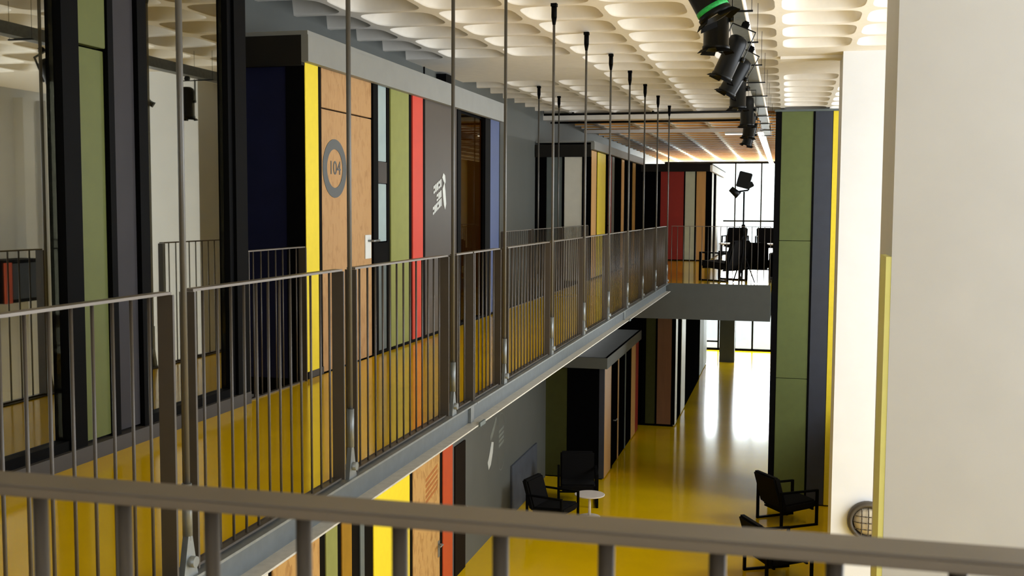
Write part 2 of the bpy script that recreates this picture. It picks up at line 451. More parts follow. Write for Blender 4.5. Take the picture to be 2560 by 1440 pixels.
dr = front(r, X, .01, 2.222, [(8.39, 9.51, m_osb, 'door', .014)])[0]
# number ring and digits on the door
bm = bmesh.new(); N = 48; ro, ri = .25, .165
a = []; b_ = []
for i in range(N):
    t = 2*math.pi*i/N
    a.append([bm.verts.new((x, 8.66+ro*math.cos(t), 1.735+ro*math.sin(t))) for x in (X-.014, X-.010)])
    b_.append([bm.verts.new((x, 8.66+ri*math.cos(t), 1.735+ri*math.sin(t))) for x in (X-.014, X-.010)])
for i in range(N):
    j = (i+1) % N
    bm.faces.new((a[i][1], a[j][1], b_[j][1], b_[i][1])); bm.faces.new((a[i][0], a[j][0], a[j][1], a[i][1])); bm.faces.new((b_[i][0], b_[j][0], b_[j][1], b_[i][1]))
obj('number_ring', bm, m_print, dr)
t = text_mesh('104', .165); t.transform(Matrix.Translation((X-.012, 8.665, 1.735)) @ Matrix.Rotation(HP, 4, 'Z') @ Matrix.Rotation(HP, 4, 'X'))
obj('number', t, m_print, dr)
bm = bmesh.new(); bx(bm, X-.014, X-.004, 9.33, 9.475, .93, 1.15); hp = obj('handle_plate', bm, m_plate, dr, bev=.003)
bm = bmesh.new(); cyl(bm, (X-.006, 9.40, 1.095), (X+.045, 9.40, 1.095), .010); cyl(bm, (X+.045, 9.39, 1.095), (X+.045, 9.56, 1.095), .010)
obj('handle', bm, m_galv, dr)
# narrow strip window with lock block; its pale reflection is painted as flat colour
front(r, X, 1.845, Zp, [(9.64, 9.90, m_pale, P_, .015)]); front(r, X, 1.635, 1.84, [(9.64, 9.90, m_plinth, 'lock_block', .008)])
front(r, X, 1.08, 1.63, [(9.64, 9.90, m_pale, P_, .015)])
front(r, X, .86, 1.07, [(9.64, 9.90, m_black, 'lock_block', .0)]); front(r, X, .03, .85, [(9.64, 9.90, m_bgrey, P_, .015)])
# window
box('glass_pane', (X-.045, X-.035, 12.32, 13.38, .05, 2.53), glassy('brown_tinted_glass', (.62, .5, .28, 1), (.8, .75, .6, 1), .1), r)
for yy, zz, l in ((12.62, 2.02, .34), (13.2, 1.98, .2), (13.0, 1.84, .5)):
    bm = bmesh.new(); cyl(bm, (-4.55, yy-l/2, zz), (-4.55, yy+l/2, zz), .028); obj('lamp_tube', bm, m_tube, r, label='glowing lamp tube behind the window')
bm = bmesh.new()
for yy in (12.75, 13.05, 13.2): bx(bm, -4.6, -4.57, yy, yy+.035, .03, 1.6)
obj('curtain_rail', bm, m_tan, r)
# white lettering (three slanted lines and a figure)
bm = bmesh.new()
def slant(y0, z0, y1, z1, hgt, k):
    for i in range(k):
        u0 = i/k; u1 = (i+.72)/k
        p = [(y0+(y1-y0)*u, z0+(z1-z0)*u) for u in (u0, u1)]
        ins = [(0, hgt)] if i % 3 else [(0, hgt*.3), (hgt*.62, hgt)]
        for lo, hi in ins:
            vs = [bm.verts.new((X-.0045, p[0][0], p[0][1]+lo)), bm.verts.new((X-.0045, p[1][0], p[1][1]+lo)), bm.verts.new((X-.0045, p[1][0], p[1][1]+hi)), bm.verts.new((X-.0045, p[0][0], p[0][1]+hi))]
            bm.faces.new(vs)
            q = [bm.verts.new(v.co+Vector((.003, 0, 0))) for v in vs]; bm.faces.new(q)
            for e in range(4): bm.faces.new((vs[e], vs[(e+1) % 4], q[(e+1) % 4], q[e]))
slant(11.31, 1.555, 11.60, 1.65, .085, 5); slant(11.42, 1.475, 11.60, 1.535, .075, 3); slant(11.29, 1.325, 11.60, 1.435, .085, 6)
def poly(bm, pts, x, t=.003):
    a = [bm.verts.new((x, y, z)) for y, z in pts]; b = [bm.verts.new((x+t, y, z)) for y, z in pts]
    bm.faces.new(b)
    for i in range(len(pts)): bm.faces.new((a[i], a[(i+1) % len(pts)], b[(i+1) % len(pts)], b[i]))
poly(bm, [(11.63, 1.62), (11.70, 1.69), (11.73, 1.60), (11.76, 1.45), (11.72, 1.385), (11.68, 1.44), (11.65, 1.53)], X-.0045)
poly(bm, [(11.62, 1.745), (11.66, 1.795), (11.72, 1.77), (11.74, 1.70), (11.715, 1.675), (11.665, 1.705)], X-.0045)
obj('lettering', bm, m_wprint, r, label='white slanted lettering and figure')
endf(r, Ye, .0, 2.53, [(-4.86, -3.93, m_navy, P_, .02), (-3.93, -3.76, m_black, B_, .0)])

# --- middle upper cabin
r = thing('office_cabin', 'cabin with white end panel and yellow front stripe beyond the grey wall', 'cabin', (-4.3, 25, 0))
X = -3.74; Ye, Yf = 21.0, 28.5
box('body', (-4.8, X-.05, Ye+.05, Yf, 0, 2.6), m_black, r)
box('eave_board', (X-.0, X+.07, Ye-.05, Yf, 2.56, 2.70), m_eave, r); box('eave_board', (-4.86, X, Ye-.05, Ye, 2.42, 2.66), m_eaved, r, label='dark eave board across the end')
box('roof', (-4.86, X+.05, Ye, Yf, 2.70, 2.73), m_eave, r)
endf(r, Ye, 0, 2.42, [(-4.86, -4.64, m_matt, B_, 0), (-4.64, -4.32, m_bgrey, P_, .01), (-4.32, -4.28, m_matt, B_, .0), (-4.28, -3.92, m_lgrey, P_, .01), (-3.92, -3.74, m_matt, B_, 0)])
front(r, X, .03, 2.55, [(21.04, 21.62, m_tan, P_, 0), (21.62, 21.75, m_matt, B_, .01), (21.75, 22.75, m_yel, P_, 0), (22.75, 23.05, m_matt, B_, -.01), (23.05, 23.65, m_redd, P_, .01), (23.65, 23.95, m_bgrey, P_, 0),
                         (23.95, 25.05, m_matt, B_, .01), (25.05, 25.45, m_tan, P_, 0), (25.45, 26.9, m_matt, B_, .01), (26.9, 27.4, m_amber, P_, 0), (27.4, 28.45, m_matt, B_, 0)])
bm = bmesh.new(); cyl(bm, (X, 22.95, 1.05), (X+.06, 22.95, 1.05), .012); cyl(bm, (X+.06, 22.95, 1.05), (X+.06, 22.8, 1.05), .012); obj('handle', bm, m_black, r)
# --- far upper cabin
r = thing('office_cabin', 'far cabin with red, pale sage and tan panels on its end, by the bright window', 'cabin', (-3.2, 33, 0))
X = -2.04; Ye, Yf = 29.8, 36.4
box('body', (-4.85, X-.05, Ye+.05, Yf, 0, 2.5), m_black, r); box('roof', (-4.86, X+.05, Ye-.05, Yf, 2.6, 2.64), m_eaved, r)
box('eave_board', (-4.86, X, Ye-.06, Ye, 2.43, 2.6), m_eaved, r); box('eave_board', (X, X+.06, Ye-.06, Yf, 2.43, 2.6), m_lgrey, r, label='front eave board with the daylight painted in pale')  # front eave in light grey paints the daylight falling on it
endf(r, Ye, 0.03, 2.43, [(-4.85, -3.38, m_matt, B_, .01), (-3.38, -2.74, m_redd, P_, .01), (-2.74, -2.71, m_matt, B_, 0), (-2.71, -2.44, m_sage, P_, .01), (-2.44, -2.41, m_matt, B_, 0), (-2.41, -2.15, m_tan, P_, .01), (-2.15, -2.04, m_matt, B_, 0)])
front(r, X, .03, 2.43, [(29.85, 30.6, m_matt, B_, 0), (30.6, 31.3, m_lgrey, P_, 0), (31.3, 32.5, m_matt, 'door', .01), (32.5, 33.2, m_lgrey, P_, 0), (33.2, 36.3, m_navy2, P_, 0)])

# --- tall panelled tower
r = thing('panel_tower', 'tall tower clad in olive green, dark blue and yellow panels rising through both floors', 'cabin', (.35, 21.9, ZL))
box('body', (-.25, .92, 21.36, 22.6, ZL, 3.29), m_black, r)
Y = 21.3
for z0, z1 in ((ZL+.03, -1.84), (-1.83, .81), (.82, 3.26)):
    endf(r, Y, z0, z1, [(-.14, .445, m_grnt, P_, .01)], .06)
endf(r, Y, ZL, 3.29, [(-.25, -.14, m_black, B_, 0), (.445, .475, m_black, B_, 0)], .06)
endf(r, Y, ZL+.03, 3.26, [(.475, .80, m_navy2, P_, .01), (.80, .92, m_yel, P_, .01)], .06)
box('cap', (-.27, .94, 21.28, 21.36, 3.26, 3.3), m_bgrey, r)

# --- lower floor: near cabin under the gallery
r = thing('office_cabin', 'cabin under the gallery with white, flake board, yellow and rust red panels', 'cabin', (-5, 11, ZL))
X = -4.6; Ye, Yf = 5.0, 14.72; z0, z1 = ZL+.03, -1.75
box('body', (-6.5, X-.055, Ye, Yf, ZL, -1.7), m_black, r); box('eave_board', (X-.02, X+.05, Ye, Yf+.02, -1.72, -1.5), m_eave, r); box('roof', (-6.5, X, Ye, Yf, -1.7, -1.55), m_eave, r)
front(r, X, z0, z1, [(5.05, 8.0, m_navy2, P_, 0), (8.0, 8.5, m_black, B_, .0), (8.5, 8.97, m_lgrey, P_, 0), (8.97, 9.05, m_black, B_, .01), (9.05, 10.11, m_osbl, P_, 0), (10.11, 10.26, m_black, B_, .01), (10.26, 10.57, m_grn, P_, 0),
                      (10.57, 10.68, m_black, B_, .01), (10.68, 10.96, m_amber, P_, 0), (10.96, 11.61, m_black, B_, .01), (11.61, 12.86, m_yel, P_, 0), (12.86, 12.99, m_black, B_, .01),
                      (14.11, 14.24, m_black, B_, .01), (14.24, 14.70, m_rust, P_, 0)])
box('panel', (X-.01, X+.002, 11.2, 11.32, z0, z1), m_bgrey, r)
dr = front(r, X, ZL+.01, z1, [(12.99, 14.11, m_osbl, 'door', .004)])[0]
bm = bmesh.new()
for i in range(5):
    z = -2.56+i*.075
    poly(bm, [(13.5, z), (14.0, z+.10), (14.0, z+.14), (13.5, z+.04)], X-.004)
obj('lettering', bm, m_dprint, dr, label='faint brown slanted print')
bm = bmesh.new(); bx(bm, X-.004, X+.004, 14.02, 14.09, -3.45, -3.22); cyl(bm, (X, 14.05, -3.27), (X+.06, 14.05, -3.27), .012); cyl(bm, (X+.06, 14.05, -3.27), (X+.06, 13.92, -3.27), .012); obj('handle', bm, m_galv, dr)

# --- lower grey wall: door, lettering, low board
o = thing_s('door_1')
box('door_leaf', (-4.87, -4.845, 15.62, 16.16, ZL, -2.25), m_doorb, o)
bm = bmesh.new(); cyl(bm, (-4.845, 16.1, -3.3), (-4.79, 16.1, -3.3), .012); obj('handle', bm, m_galv, o)
bm = bmesh.new(); x = -4.869
poly(bm, [(17.55, -2.94), (17.62, -3.08), (17.75, -3.02), (17.88, -2.83), (17.93, -2.66), (17.80, -2.63), (17.70, -2.78), (17.62, -2.88)], x)
obj('lettering', bm, m_wprint, wl, label='white pawn-like mark on the lower grey wall')
bm = bmesh.new()
poly(bm, [(17.70, -2.52), (17.95, -2.35), (18.1, -2.22), (18.12, -2.30), (17.98, -2.45), (17.85, -2.56), (17.72, -2.6)], x)
for i in range(4):
    poly(bm, [(18.28, -2.84+i*.085), (18.62, -2.80+i*.085), (18.62, -2.75+i*.085), (18.28, -2.79+i*.085)], x)
def arc(yc, zc, a, b, t0, t1):
    pts = [(yc+a*math.cos(t0+(t1-t0)*i/10), zc+b*math.sin(t0+(t1-t0)*i/10)) for i in range(11)]
    for p, q in zip(pts, pts[1:]):
        poly(bm, [p, q, (q[0], q[1]+.012), (p[0], p[1]+.012)], x)
arc(18.45, -2.45, .2, .2, 0, math.pi); arc(18.45, -3.0, .22, .28, math.pi, 2*math.pi)
obj('lettering', bm, m_chalk, wl, label='faint grey lettering with curved brackets')
t = thing('leaning_board', 'slate blue low board standing against the dark grey lower wall', 'board', (-4.84, 20.1, ZL))
box('board', (-4.868, -4.83, 19.12, 21.2, ZL, -3.36), m_bboard, t, bev=.004)

# --- lower floor, middle cabin
r = thing('office_cabin', 'lower cabin with dark olive end and pale wood corner strip by the round table', 'cabin', (-4.3, 25, ZL))
X = -3.62; Ye, Yf = 22.2, 27.6
box('body', (-5.1, X-.05, Ye+.05, Yf, ZL, -1.95), m_matt, r); box('roof', (-5.12, X+.05, Ye-.06, Yf, -1.75, -1.70), m_eave, r)
box('eave_board', (-5.12, X+.06, Ye-.07, Ye, -1.93, -1.7), m_wallg, r); box('eave_board', (X, X+.06, Ye, Yf, -1.93, -1.7), m_wallg, r)
endf(r, Ye, ZL+.03, -1.93, [(-5.06, -4.42, m_dolive, P_, .012), (-4.42, -3.74, m_matt, B_, .006), (-3.74, -3.62, m_navy2, P_, .0)])
front(r, X, ZL+.03, -1.93, [(22.24, 23.1, m_tan, P_, 0), (23.1, 23.25, m_matt, B_, -.01), (23.25, 24.1, m_matt, 'door', .012), (24.1, 24.22, m_tan, P_, 0), (24.22, 25.2, m_matt, P_, .01), (25.2, 25.32, m_bgrey, P_, 0),
                             (25.32, 26.3, m_matt, P_, .01), (26.3, 27.0, m_tan, P_, 0), (27.0, 27.55, m_redd, P_, 0)])
bm = bmesh.new(); cyl(bm, (X, 23.4, -3.25), (X+.06, 23.4, -3.25), .014); cyl(bm, (X+.06, 23.4, -3.25), (X+.06, 23.6, -3.25), .014); obj('handle', bm, m_galv, r)
# --- lower floor, third cabin
r = thing('office_cabin', 'lower cabin with brown wood end panel and front strips painted as bright glass reflections deep in the hall', 'cabin', (-3.6, 32, ZL))
X = -2.74; Ye, Yf = 28.2, 36.5
box('body', (-4.85, X-.05, Ye+.05, Yf, ZL, -.9), m_matt, r)
endf(r, Ye, ZL+.06, -.9, [(-3.62, -3.52, m_matt, B_, 0), (-3.52, -3.26, m_dolive, P_, .012), (-3.26, -3.22, m_matt, B_, .0), (-3.22, -2.84, m_brnp, P_, .012), (-2.84, -2.74, m_matt, B_, 0)])
front(r, X, ZL+.03, -.9, [(28.24, 28.75, m_lgrey, P_, 0), (28.75, 29.9, m_matt, 'door', .012), (29.9, 31.1, m_lgrey, P_, 0), (31.1, 36.4, m_matt, P_, 0)])  # light grey boards paint the highlights reflected in the glass
r = thing('office_cabin', 'last lower cabin in dark olive boards next to the dark column at the far glazing', 'cabin', (-3.6, 39, ZL))
X = -2.78; box('body', (-4.85, X-.05, 37.0, 40.4, ZL, -.7), m_matt, r)
front(r, X, ZL+.03, -.7, [(37.0, 38.7, m_dolive, P_, 0), (38.7, 40.4, m_bgrey, P_, 0)]); endf(r, 36.95, ZL+.03, -.7, [(-3.6, -2.83, m_dolive, P_, .0)])

# --- wall box seen only as a mirror image in the meeting room glass
r = thing('wall_cabinet', 'small blue cabinet with red sides mirrored in the left glass pane', 'cabinet', (5.2, 15.7, -.3))
box('case', (5.0, 5.48, 15.2, 16.19, -.22, .5), m_black, r); box('door', (4.975, 5.0, 15.38, 15.98, -.16, .44), m_navy2, r)
box('side_panel', (4.97, 5.0, 15.2, 15.36, -.22, .46), m_rust, r); box('side_panel', (4.97, 5.0, 16.02, 16.19, -.22, .46), m_rust, r)

# black duct and conduit above cabin 104
t = thing('wall_duct', 'short black duct on the grey wall above the numbered cabin', 'duct', (-4.8, 14.95, 2.8))
box('duct', (-4.868, -4.72, 14.75, 15.15, 2.8, 3.3), m_black, t)
t = thing('conduit', 'thin black conduit on the grey wall beside the short duct', 'pipe', (-4.86, 14.2, 2.8))
bm = bmesh.new(); cyl(bm, (-4.858, 14.2, 2.8), (-4.858, 14.2, 3.33), .01); obj('pipe', bm, m_black, t)

# ------------------------------------------------------------------ gallery edge channel
GX = -2.2
def channel(y0, y1, label):
    t = thing('edge_channel', label, 'beam', (GX, (y0+y1)/2, -.15), 'steel channels along the gallery edge')
    bm = bmesh.new()
    bx(bm, GX-.01, GX, y0, y1, -.15, 0)
    obj('web', bm, m_web, t)
    box('top_flange', (GX, GX+.055, y0, y1, -.012, .0), m_galv, t); box('bottom_flange', (GX, GX+.085, y0, y1, -.16, -.15), m_flange, t)
    box('floor_strip', (GX-.05, GX, y0, y1, .0, .008), m_plinth, t, label='dark strip between floor and channel')
channel(-1.0, 7.44, 'nearest length of galvanised edge channel under the railing, up to the first splice')
channel(7.45, 15.05, 'middle length of galvanised edge channel between the two splices')
channel(15.06, 20.58, 'farthest length of galvanised edge channel, ending at the far gallery corner')
for y, l in ((7.445, 'splice clip on the edge channel in the middle of the photo'), (15.055, 'small splice clip on the edge channel near its far end')):
    t = thing('splice_clip', l, 'clip', (GX+.06, y, -.16), 'splice clips on the edge channel')
    box('plate', (GX+.001, GX+.02, y-.04, y+.04, -.149, -.02), m_galv, t); box('lip', (GX+.086, GX+.10, y-.07, y+.07, -.165, -.135), m_bgrey, t)

# ------------------------------------------------------------------ railings
bm = bmesh.new(); cyl(bm, (0, 0, 0), (0, 0, 1), .0062, n=8); bal_me = mk(bm, 'baluster'); bal_me.materials.append(m_brown)
RT = 1.09
def rail_panel(y0, y1, label, X=GX, group='railing panels along the gallery edge', step=.112, posts=(1, 1), z0=-.0):
    t = thing('railing_panel', label, 'railing', (X, (y0+y1)/2, z0), group)
    box('top_rail', (X-.024, X+.024, y0, y1, RT-.01, RT), m_rail, t)
    for k, yy in ((0, y0), (1, y1)):
        if posts[k]: box('post', (X-.032, X+.032, yy-.006, yy+.006, z0, RT-.011), m_brown, t)
    box('bottom_rail', (X-.016, X+.016, y0+.007, y1-.007, z0, z0+.01), m_brown, t)
    n = max(1, round((y1-y0)/step)); d = (y1-y0)/n
    for i in range(1, n):
        o = bpy.data.objects.new('baluster', bal_me); COL.objects.link(o); o.parent = t
        o.location = (0, y0+d*i-(y0+y1)/2, .0105); o.scale = (1, 1, RT-.011-.0105-z0)
    return t
PAN = [(1.99, 3.51, 'nearest railing panel, cut by the left photo edge, before the olive and purple panels'),
       (3.66, 5.08, 'railing panel in front of the right glass pane and the yellow stripe'),
       (5.25, 6.84, 'railing panel in front of the numbered board door and the green and red panels'),
       (7.04, 7.43, 'very narrow railing panel above the first channel splice, in front of the charcoal panel'),
       (7.46, 8.19, 'short railing panel just beyond the channel splice, in front of the brown window'),
       (8.44, 10.02, 'railing panel in front of the blue panel and the near part of the grey wall'),
       (10.22, 11.73, 'railing panel in front of the blue grey and white end of the second cabin'),
       (11.92, 13.43, 'railing panel in front of the tan and yellow strips of the second cabin'),
       (13.62, 15.11, 'railing panel just before the far channel splice'),
       (15.29, 16.78, 'railing panel just beyond the far channel splice'),
       (16.96, 18.5, 'last but one railing panel before the far gallery corner'),
       (18.69, 20.3, 'last railing panel, ending at the far gallery corner')]
for a, b, l in PAN: rail_panel(a, b, l, z0=.009)
g2 = 'railing panels along the openings beside the cabins'
rail_panel(7.03, 7.98, 'short railing panel across the dark gap before the numbered cabin', -3.76, g2)
rail_panel(14.3, 15.9, 'inner railing panel beside the floor opening next to the blue panel', -3.76, g2)
rail_panel(16.05, 18.2, 'inner railing panel beside the floor opening in front of the grey wall', -3.76, g2)
rail_panel(18.35, 20.7, 'inner railing panel beside the floor opening in front of the white cabin end', -3.76, g2)
def cross_panel(x0, x1, Y, label, group, rt=RT, step=.112):
    t = thing('railing_panel', label, 'railing', ((x0+x1)/2, Y, 0), group)
    box('top_rail', (x0, x1, Y-.02, Y+.02, rt-.01, rt), m_rail, t)
    n = round((x1-x0)/step); d = (x1-x0)/n
    for i in range(n+1):
        o = bpy.data.objects.new('baluster', bal_me); COL.objects.link(o); o.parent = t
        o.location = (x0+d*i-(x0+x1)/2+(.007 if i == 0 else -.007 if i == n else 0), 0, 0.0); o.scale = (1, 1, rt-.011)
cross_panel(-2.12, -.28, 20.64, 'thin railing across the far gallery front, before the armchairs', 'railings across the far gallery')

# near railing the photographer stands behind
t = thing('near_railing', 'blurred brown railing crossing the bottom of the photo', 'railing', (0, 1.04, 0))
bm = bmesh.new(); bx(bm, -2.1, .6, 1.012, 1.066, RT-.014, RT); obj('handrail', bm, m_hand, t, bev=.003)
bm = bmesh.new(); bx(bm, -2.1, .6, 1.03, 1.05, .06, .075); obj('bottom_rail', bm, m_brown, t)
bm = bmesh.new(); cyl(bm, (0, 0, .075), (0, 0, RT-.014), .0085, n=14); nb = mk(bm, 'baluster'); nb.materials.append(m_brown)
for i in range(-17, 7):
    o = bpy.data.objects.new('baluster', nb); COL.objects.link(o); o.parent = t; o.location = (-.166+.1085*i, 0, 0)
bm = bmesh.new(); bx(bm, -2.1, -2.06, 1.02, 1.06, 0, RT-.014); bx(bm, .56, .6, 1.02, 1.06, 0, RT-.014); obj('post', bm, m_brown, t)

# ------------------------------------------------------------------ hanger rods
def rod(X, y, label, group, top=ZC, z0=-.1):
    t = thing('hanger_rod', label, 'rod', (X, y, z0), group)
    bm = bmesh.new(); cyl(bm, (X, y, z0+.14), (X, y, top-.06), .0125, n=10); obj('rod', bm, m_rod, t)
    bm = bmesh.new(); cyl(bm, (X, y, top-.20), (X, y, top-.13), .014, .026, 10); cyl(bm, (X, y, top-.13), (X, y, top-.03), .026, n=10)
    bx(bm, X-.028, X+.028, y-.03, y+.03, top-.03, top-.001); obj('ceiling_fork', bm, m_black, t)
    bm = bmesh.new(); cyl(bm, (X, y, z0+.16), (X, y, z0+.36), .019, n=10); obj('turnbuckle', bm, m_galv, t)
    bm = bmesh.new()
    vs = [(X-.012, y-.012, z0+.17), (X-.012, y+.012, z0+.17), (X-.012, y+.05, z0+.0), (X-.012, y-.05, z0+.0)]
    a = [bm.verts.new(v) for v in vs]; b = [bm.verts.new((v[0]+.024, v[1], v[2])) for v in vs]
    bm.faces.new(a[::-1]); bm.faces.new(b)
    for i in range(4): bm.faces.new((a[i], a[(i+1) % 4], b[(i+1) % 4], b[i]))
    cyl(bm, (X-.02, y, z0+.06), (X+.035, y, z0+.06), .022, n=10)
    obj('base_bracket', bm, m_galv, t)
RX = GX+.028
RODS = [(3.585, 'nearest hanger rod, between the purple grey panel and the glass pane'), (5.165, 'hanger rod crossing the number ring on the board door'),
        (6.94, 'hanger rod in front of the charcoal panel with white lettering'), (8.32, 'hanger rod at the far edge of the blue panel'),
        (10.12, 'hanger rod standing before the grey wall, its fork just under the top of the photo'), (11.82, 'hanger rod in front of the white end panel of the second cabin'),
        (13.52, 'hanger rod beside the yellow stripe of the second cabin'), (15.2, 'fourth hanger rod from the far gallery corner'),
        (16.87, 'third hanger rod from the far gallery corner'), (18.6, 'last but one hanger rod before the far gallery corner'), (20.42, 'last hanger rod at the far gallery corner')]
for y, l in RODS: rod(RX, y, l, 'hanger rods along the gallery edge', z0=.0)
rod(-3.84, 16.8, 'nearer of the two thin inner rods before the grey wall', 'inner hanger rods beside the floor opening', z0=.0)
rod(-3.84, 18.35, 'farther of the two thin inner rods beside the grey wall end', 'inner hanger rods beside the floor opening', z0=.0)

# ------------------------------------------------------------------ cable tray, spotlights, linear lamp
t = thing('cable_tray', 'long grey metal tray hung under the coffered ceiling carrying black spotlights', 'tray', (-.46, 14, 3.0))
box('tray_base', (-.505, -.372, 5, 24.2, 2.985, 2.992), m_tray, t)
box('side_flange', (-.511, -.505, 5, 24.2, 2.985, 3.10), m_tray, t); box('side_flange', (-.372, -.364, 5, 24.2, 2.985, 3.08), m_conc, t, label='pale edge flange')
bm = bmesh.new(); cyl(bm, (-.47, 5, 3.01), (-.47, 24, 3.01), .016, n=8); cyl(bm, (-.42, 5, 3.01), (-.42, 24, 3.01), .014, n=8); obj('cable', bm, m_lamp, t)
for i in range(12):
    y = 5.6+i*1.66
    bm = bmesh.new(); cyl(bm, (-.31, y, 2.97), (-.31, y, 3.34), .0025, n=6); cyl(bm, (-.56, y, 2.97), (-.56, y, 3.34), .0025, n=6); bx(bm, -.57, -.30, y-.01, y+.01, 2.97, 2.984); obj('hanger', bm, m_lamp, t)
def spot(y, x, tilt, swing, label, green=False, s=1.0):
    """cylindrical stage spot hanging on a yoke; tilt = lean towards +X of the top"""
    t = thing('spotlight', label, 'lamp', (x, y, 2.93), 'black spotlights under the cable tray')
    t.rotation_euler = (swing, tilt, 0); t.scale = (s, s, s)
    bm = bmesh.new(); lathe(bm, (0, 0, 0), [(.045, -.10), (.075, -.12), (.084, -.17), (.084, -.44), (.09, -.445), (.09, -.47), (.078, -.47), (.07, -.44)], 24); obj('housing', bm, m_lamp, t, True)
    bm = bmesh.new(); cyl(bm, (0, 0, -.445), (0, 0, -.44), .07, n=24); obj('lens', bm, m_bulb, t, True)
    bm = bmesh.new()
    strip(bm, [(-.10, 0, -.27), (-.10, 0, -.03), (.10, 0, -.03), (.10, 0, -.27)], .028, .006, (0, 1, 0)) if False else None
    bx(bm, -.106, -.10, -.015, .015, -.28, -.03); bx(bm, .10, .106, -.015, .015, -.28, -.03); bx(bm, -.106, .106, -.015, .015, -.03, -.022)
    cyl(bm, (-.11, 0, -.27), (-.08, 0, -.27), .018, n=8); cyl(bm, (.08, 0, -.27), (.115, 0, -.27), .02, n=8)
    obj('yoke', bm, m_lamp, t, True)
    bm = bmesh.new(); bx(bm, -.02, .02, -.02, .02, -.022, .03); cyl(bm, (-.03, 0, .0), (.03, 0, .0), .02, n=8); obj('clamp', bm, m_black, t, True)
    bm = bmesh.new()
    for a in range(4):
        c, sn = math.cos(a*HP+.6), math.sin(a*HP+.6)
        p = [Vector((c*.085-sn*.05, sn*.085+c*.05, -.47)), Vector((c*.085+sn*.05, sn*.085-c*.05, -.47)), Vector((c*.108+sn*.055, sn*.108-c*.055, -.492)), Vector((c*.108-sn*.055, sn*.108+c*.055, -.492))]
        A = [bm.verts.new(q) for q in p]; B = [bm.verts.new(q+Vector((0, 0, .004))) for q in p]
        bm.faces.new(A); bm.faces.new(B)
        for i in range(4): bm.faces.new((A[i], A[(i+1) % 4], B[(i+1) % 4], B[i]))
    obj('barn_door', bm, m_black, t, True)
    if green:
        bm = bmesh.new(); lathe(bm, (0, 0, 0), [(.0853, -.41), (.0853, -.435)], 24); obj('sticker', bm, m_green, t, True, label='bright green band')
spot(6.25, -.655, -.5, .0, 'nearest spotlight with a green band, cut by the top of the photo', True, 1.1)
spot(7.4, -.485, .0, 0, 'upright black spotlight just below the one with the green band')
spot(9.3, -.37, .42, 0, 'tilted black spotlight, third from the near end of the tray')
spot(10.7, -.37, .5, 0, 'tilted black spotlight half hidden behind the third one')
spot(11.7, -.53, .0, 0, 'upright black spotlight in the middle of the row')
spot(14.1, -.52, .0, 0, 'small upright black spotlight beyond the middle of the row')
spot(16.4, -.54, .1, 0, 'second farthest black spotlight of the row')
spot(18.6, -.55, .3, .2, 'farthest black spotlight of the row')
t = thing('linear_lamp', 'thin white linear lamp continuing the tray over the far gallery', 'lamp', (-.6, 34, 3.1))
box('housing', (-.68, -.52, 24.5, 44, 3.10, 3.16), m_plate, t)
for i in range(6):
    box('bracket', (-.615, -.585, 24.9+i*3.7, 24.93+i*3.7, 3.16, 3.328), m_plate, t); box('diffuser', (-.67, -.53, 24.5, 44, 3.085, 3.1), m_strip, t)

for y, z, l in ((21.45, 3.29, 'dark conduit crossing the ceiling just before the beige cross beam'), (22.12, 3.18, 'dark conduit along the far lower edge of the beige cross beam')):
    t = thing('conduit', l, 'pipe', (-2.7, y, z))
    bm = bmesh.new(); cyl(bm, (-4.8, y, z), (-.7, y, z), .022, n=8); obj('pipe', bm, m_lamp, t)
    for x in (-4.2, -2.6, -1.0): box('saddle', (x-.02, x+.02, y-.03, y+.03, z, ZC), m_lamp, t)
for y, l in ((22.5, 'short white lamp batten beyond the beige cross beam'), (26.7, 'short white lamp batten beyond the thin second cross beam')):
    t = thing('lamp_batten', l, 'lamp', (-1.1, y, 3.2))
    box('housing', (-1.5, -.75, y-.03, y+.03, 3.22, 3.33), m_plate, t); box('diffuser', (-1.49, -.76, y-.028, y+.028, 3.2, 3.22), m_strip, t)
# ------------------------------------------------------------------ furniture
def make_chair(name, label):
    """square flat-steel lounge chair, facing -Y in its own space, origin on the floor"""
    t = thing(name, label, 'chair')
    for s in (-1, 1):
        x = s*.34; bm = bmesh.new(); a, b, c, d = (-.36, .02), (-.36, .60), (.34, .60), (.34, .02)
        bx(bm, x-.022, x+.022, -.36, -.325, .0, .60); bx(bm, x-.022, x+.022, .325, .36, .0, .60)
        bx(bm, x-.022, x+.022, -.325, .325, .0, .03); bx(bm, x-.022, x+.022, -.325, .325, .57, .60)
        obj('side_frame', bm, m_black, t, True)
    bm = bmesh.new()
    vs = bx(bm, -.31, .31, -.36, .26, .28, .42)
    for v in vs:
        if v.co.y > 0: v.co.z -= .05
    obj('seat', bm, m_blk_uph, t, True, bev=.03)
    bm = bmesh.new(); vs = bx(bm, -.31, .31, .20, .32, .30, .84)
    for v in vs:
        v.co.y += (v.co.z-.30)*.30
    obj('backrest', bm, m_blk_uph, t, True, bev=.03)
    for yy, zz in ((-.30, .255), (.2, .21)): box('cross_bar', (-.318, .318, yy, yy+.03, zz, zz+.025), m_black, t, True)
    return t
ch0 = make_chair('armchair', 'black armchair with its back to the slate blue board at the white round table')
def put(o, x, y, z, rz, label=None, group=None, s=1):
    o.location = (x, y, z); o.rotation_euler = (0, 0, math.radians(rz)); o.scale = (s, s, s)
    if label: o['label'] = label
    if group: o['group'] = group
gl, gu, gr_ = 'black armchairs at the round table', 'black armchairs on the far gallery', 'black armchairs by the white pillar'
put(ch0, -3.98, 18.75, ZL, 75, None, gl)
put(copy_tree(ch0), -3.83, 20.35, ZL, 12, 'black armchair before the dark olive cabin end at the white round table', gl, 1.08)
put(copy_tree(ch0), .12, 20.1, ZL, 125, 'black armchair standing at the foot of the green tower', gr_, 1.1)
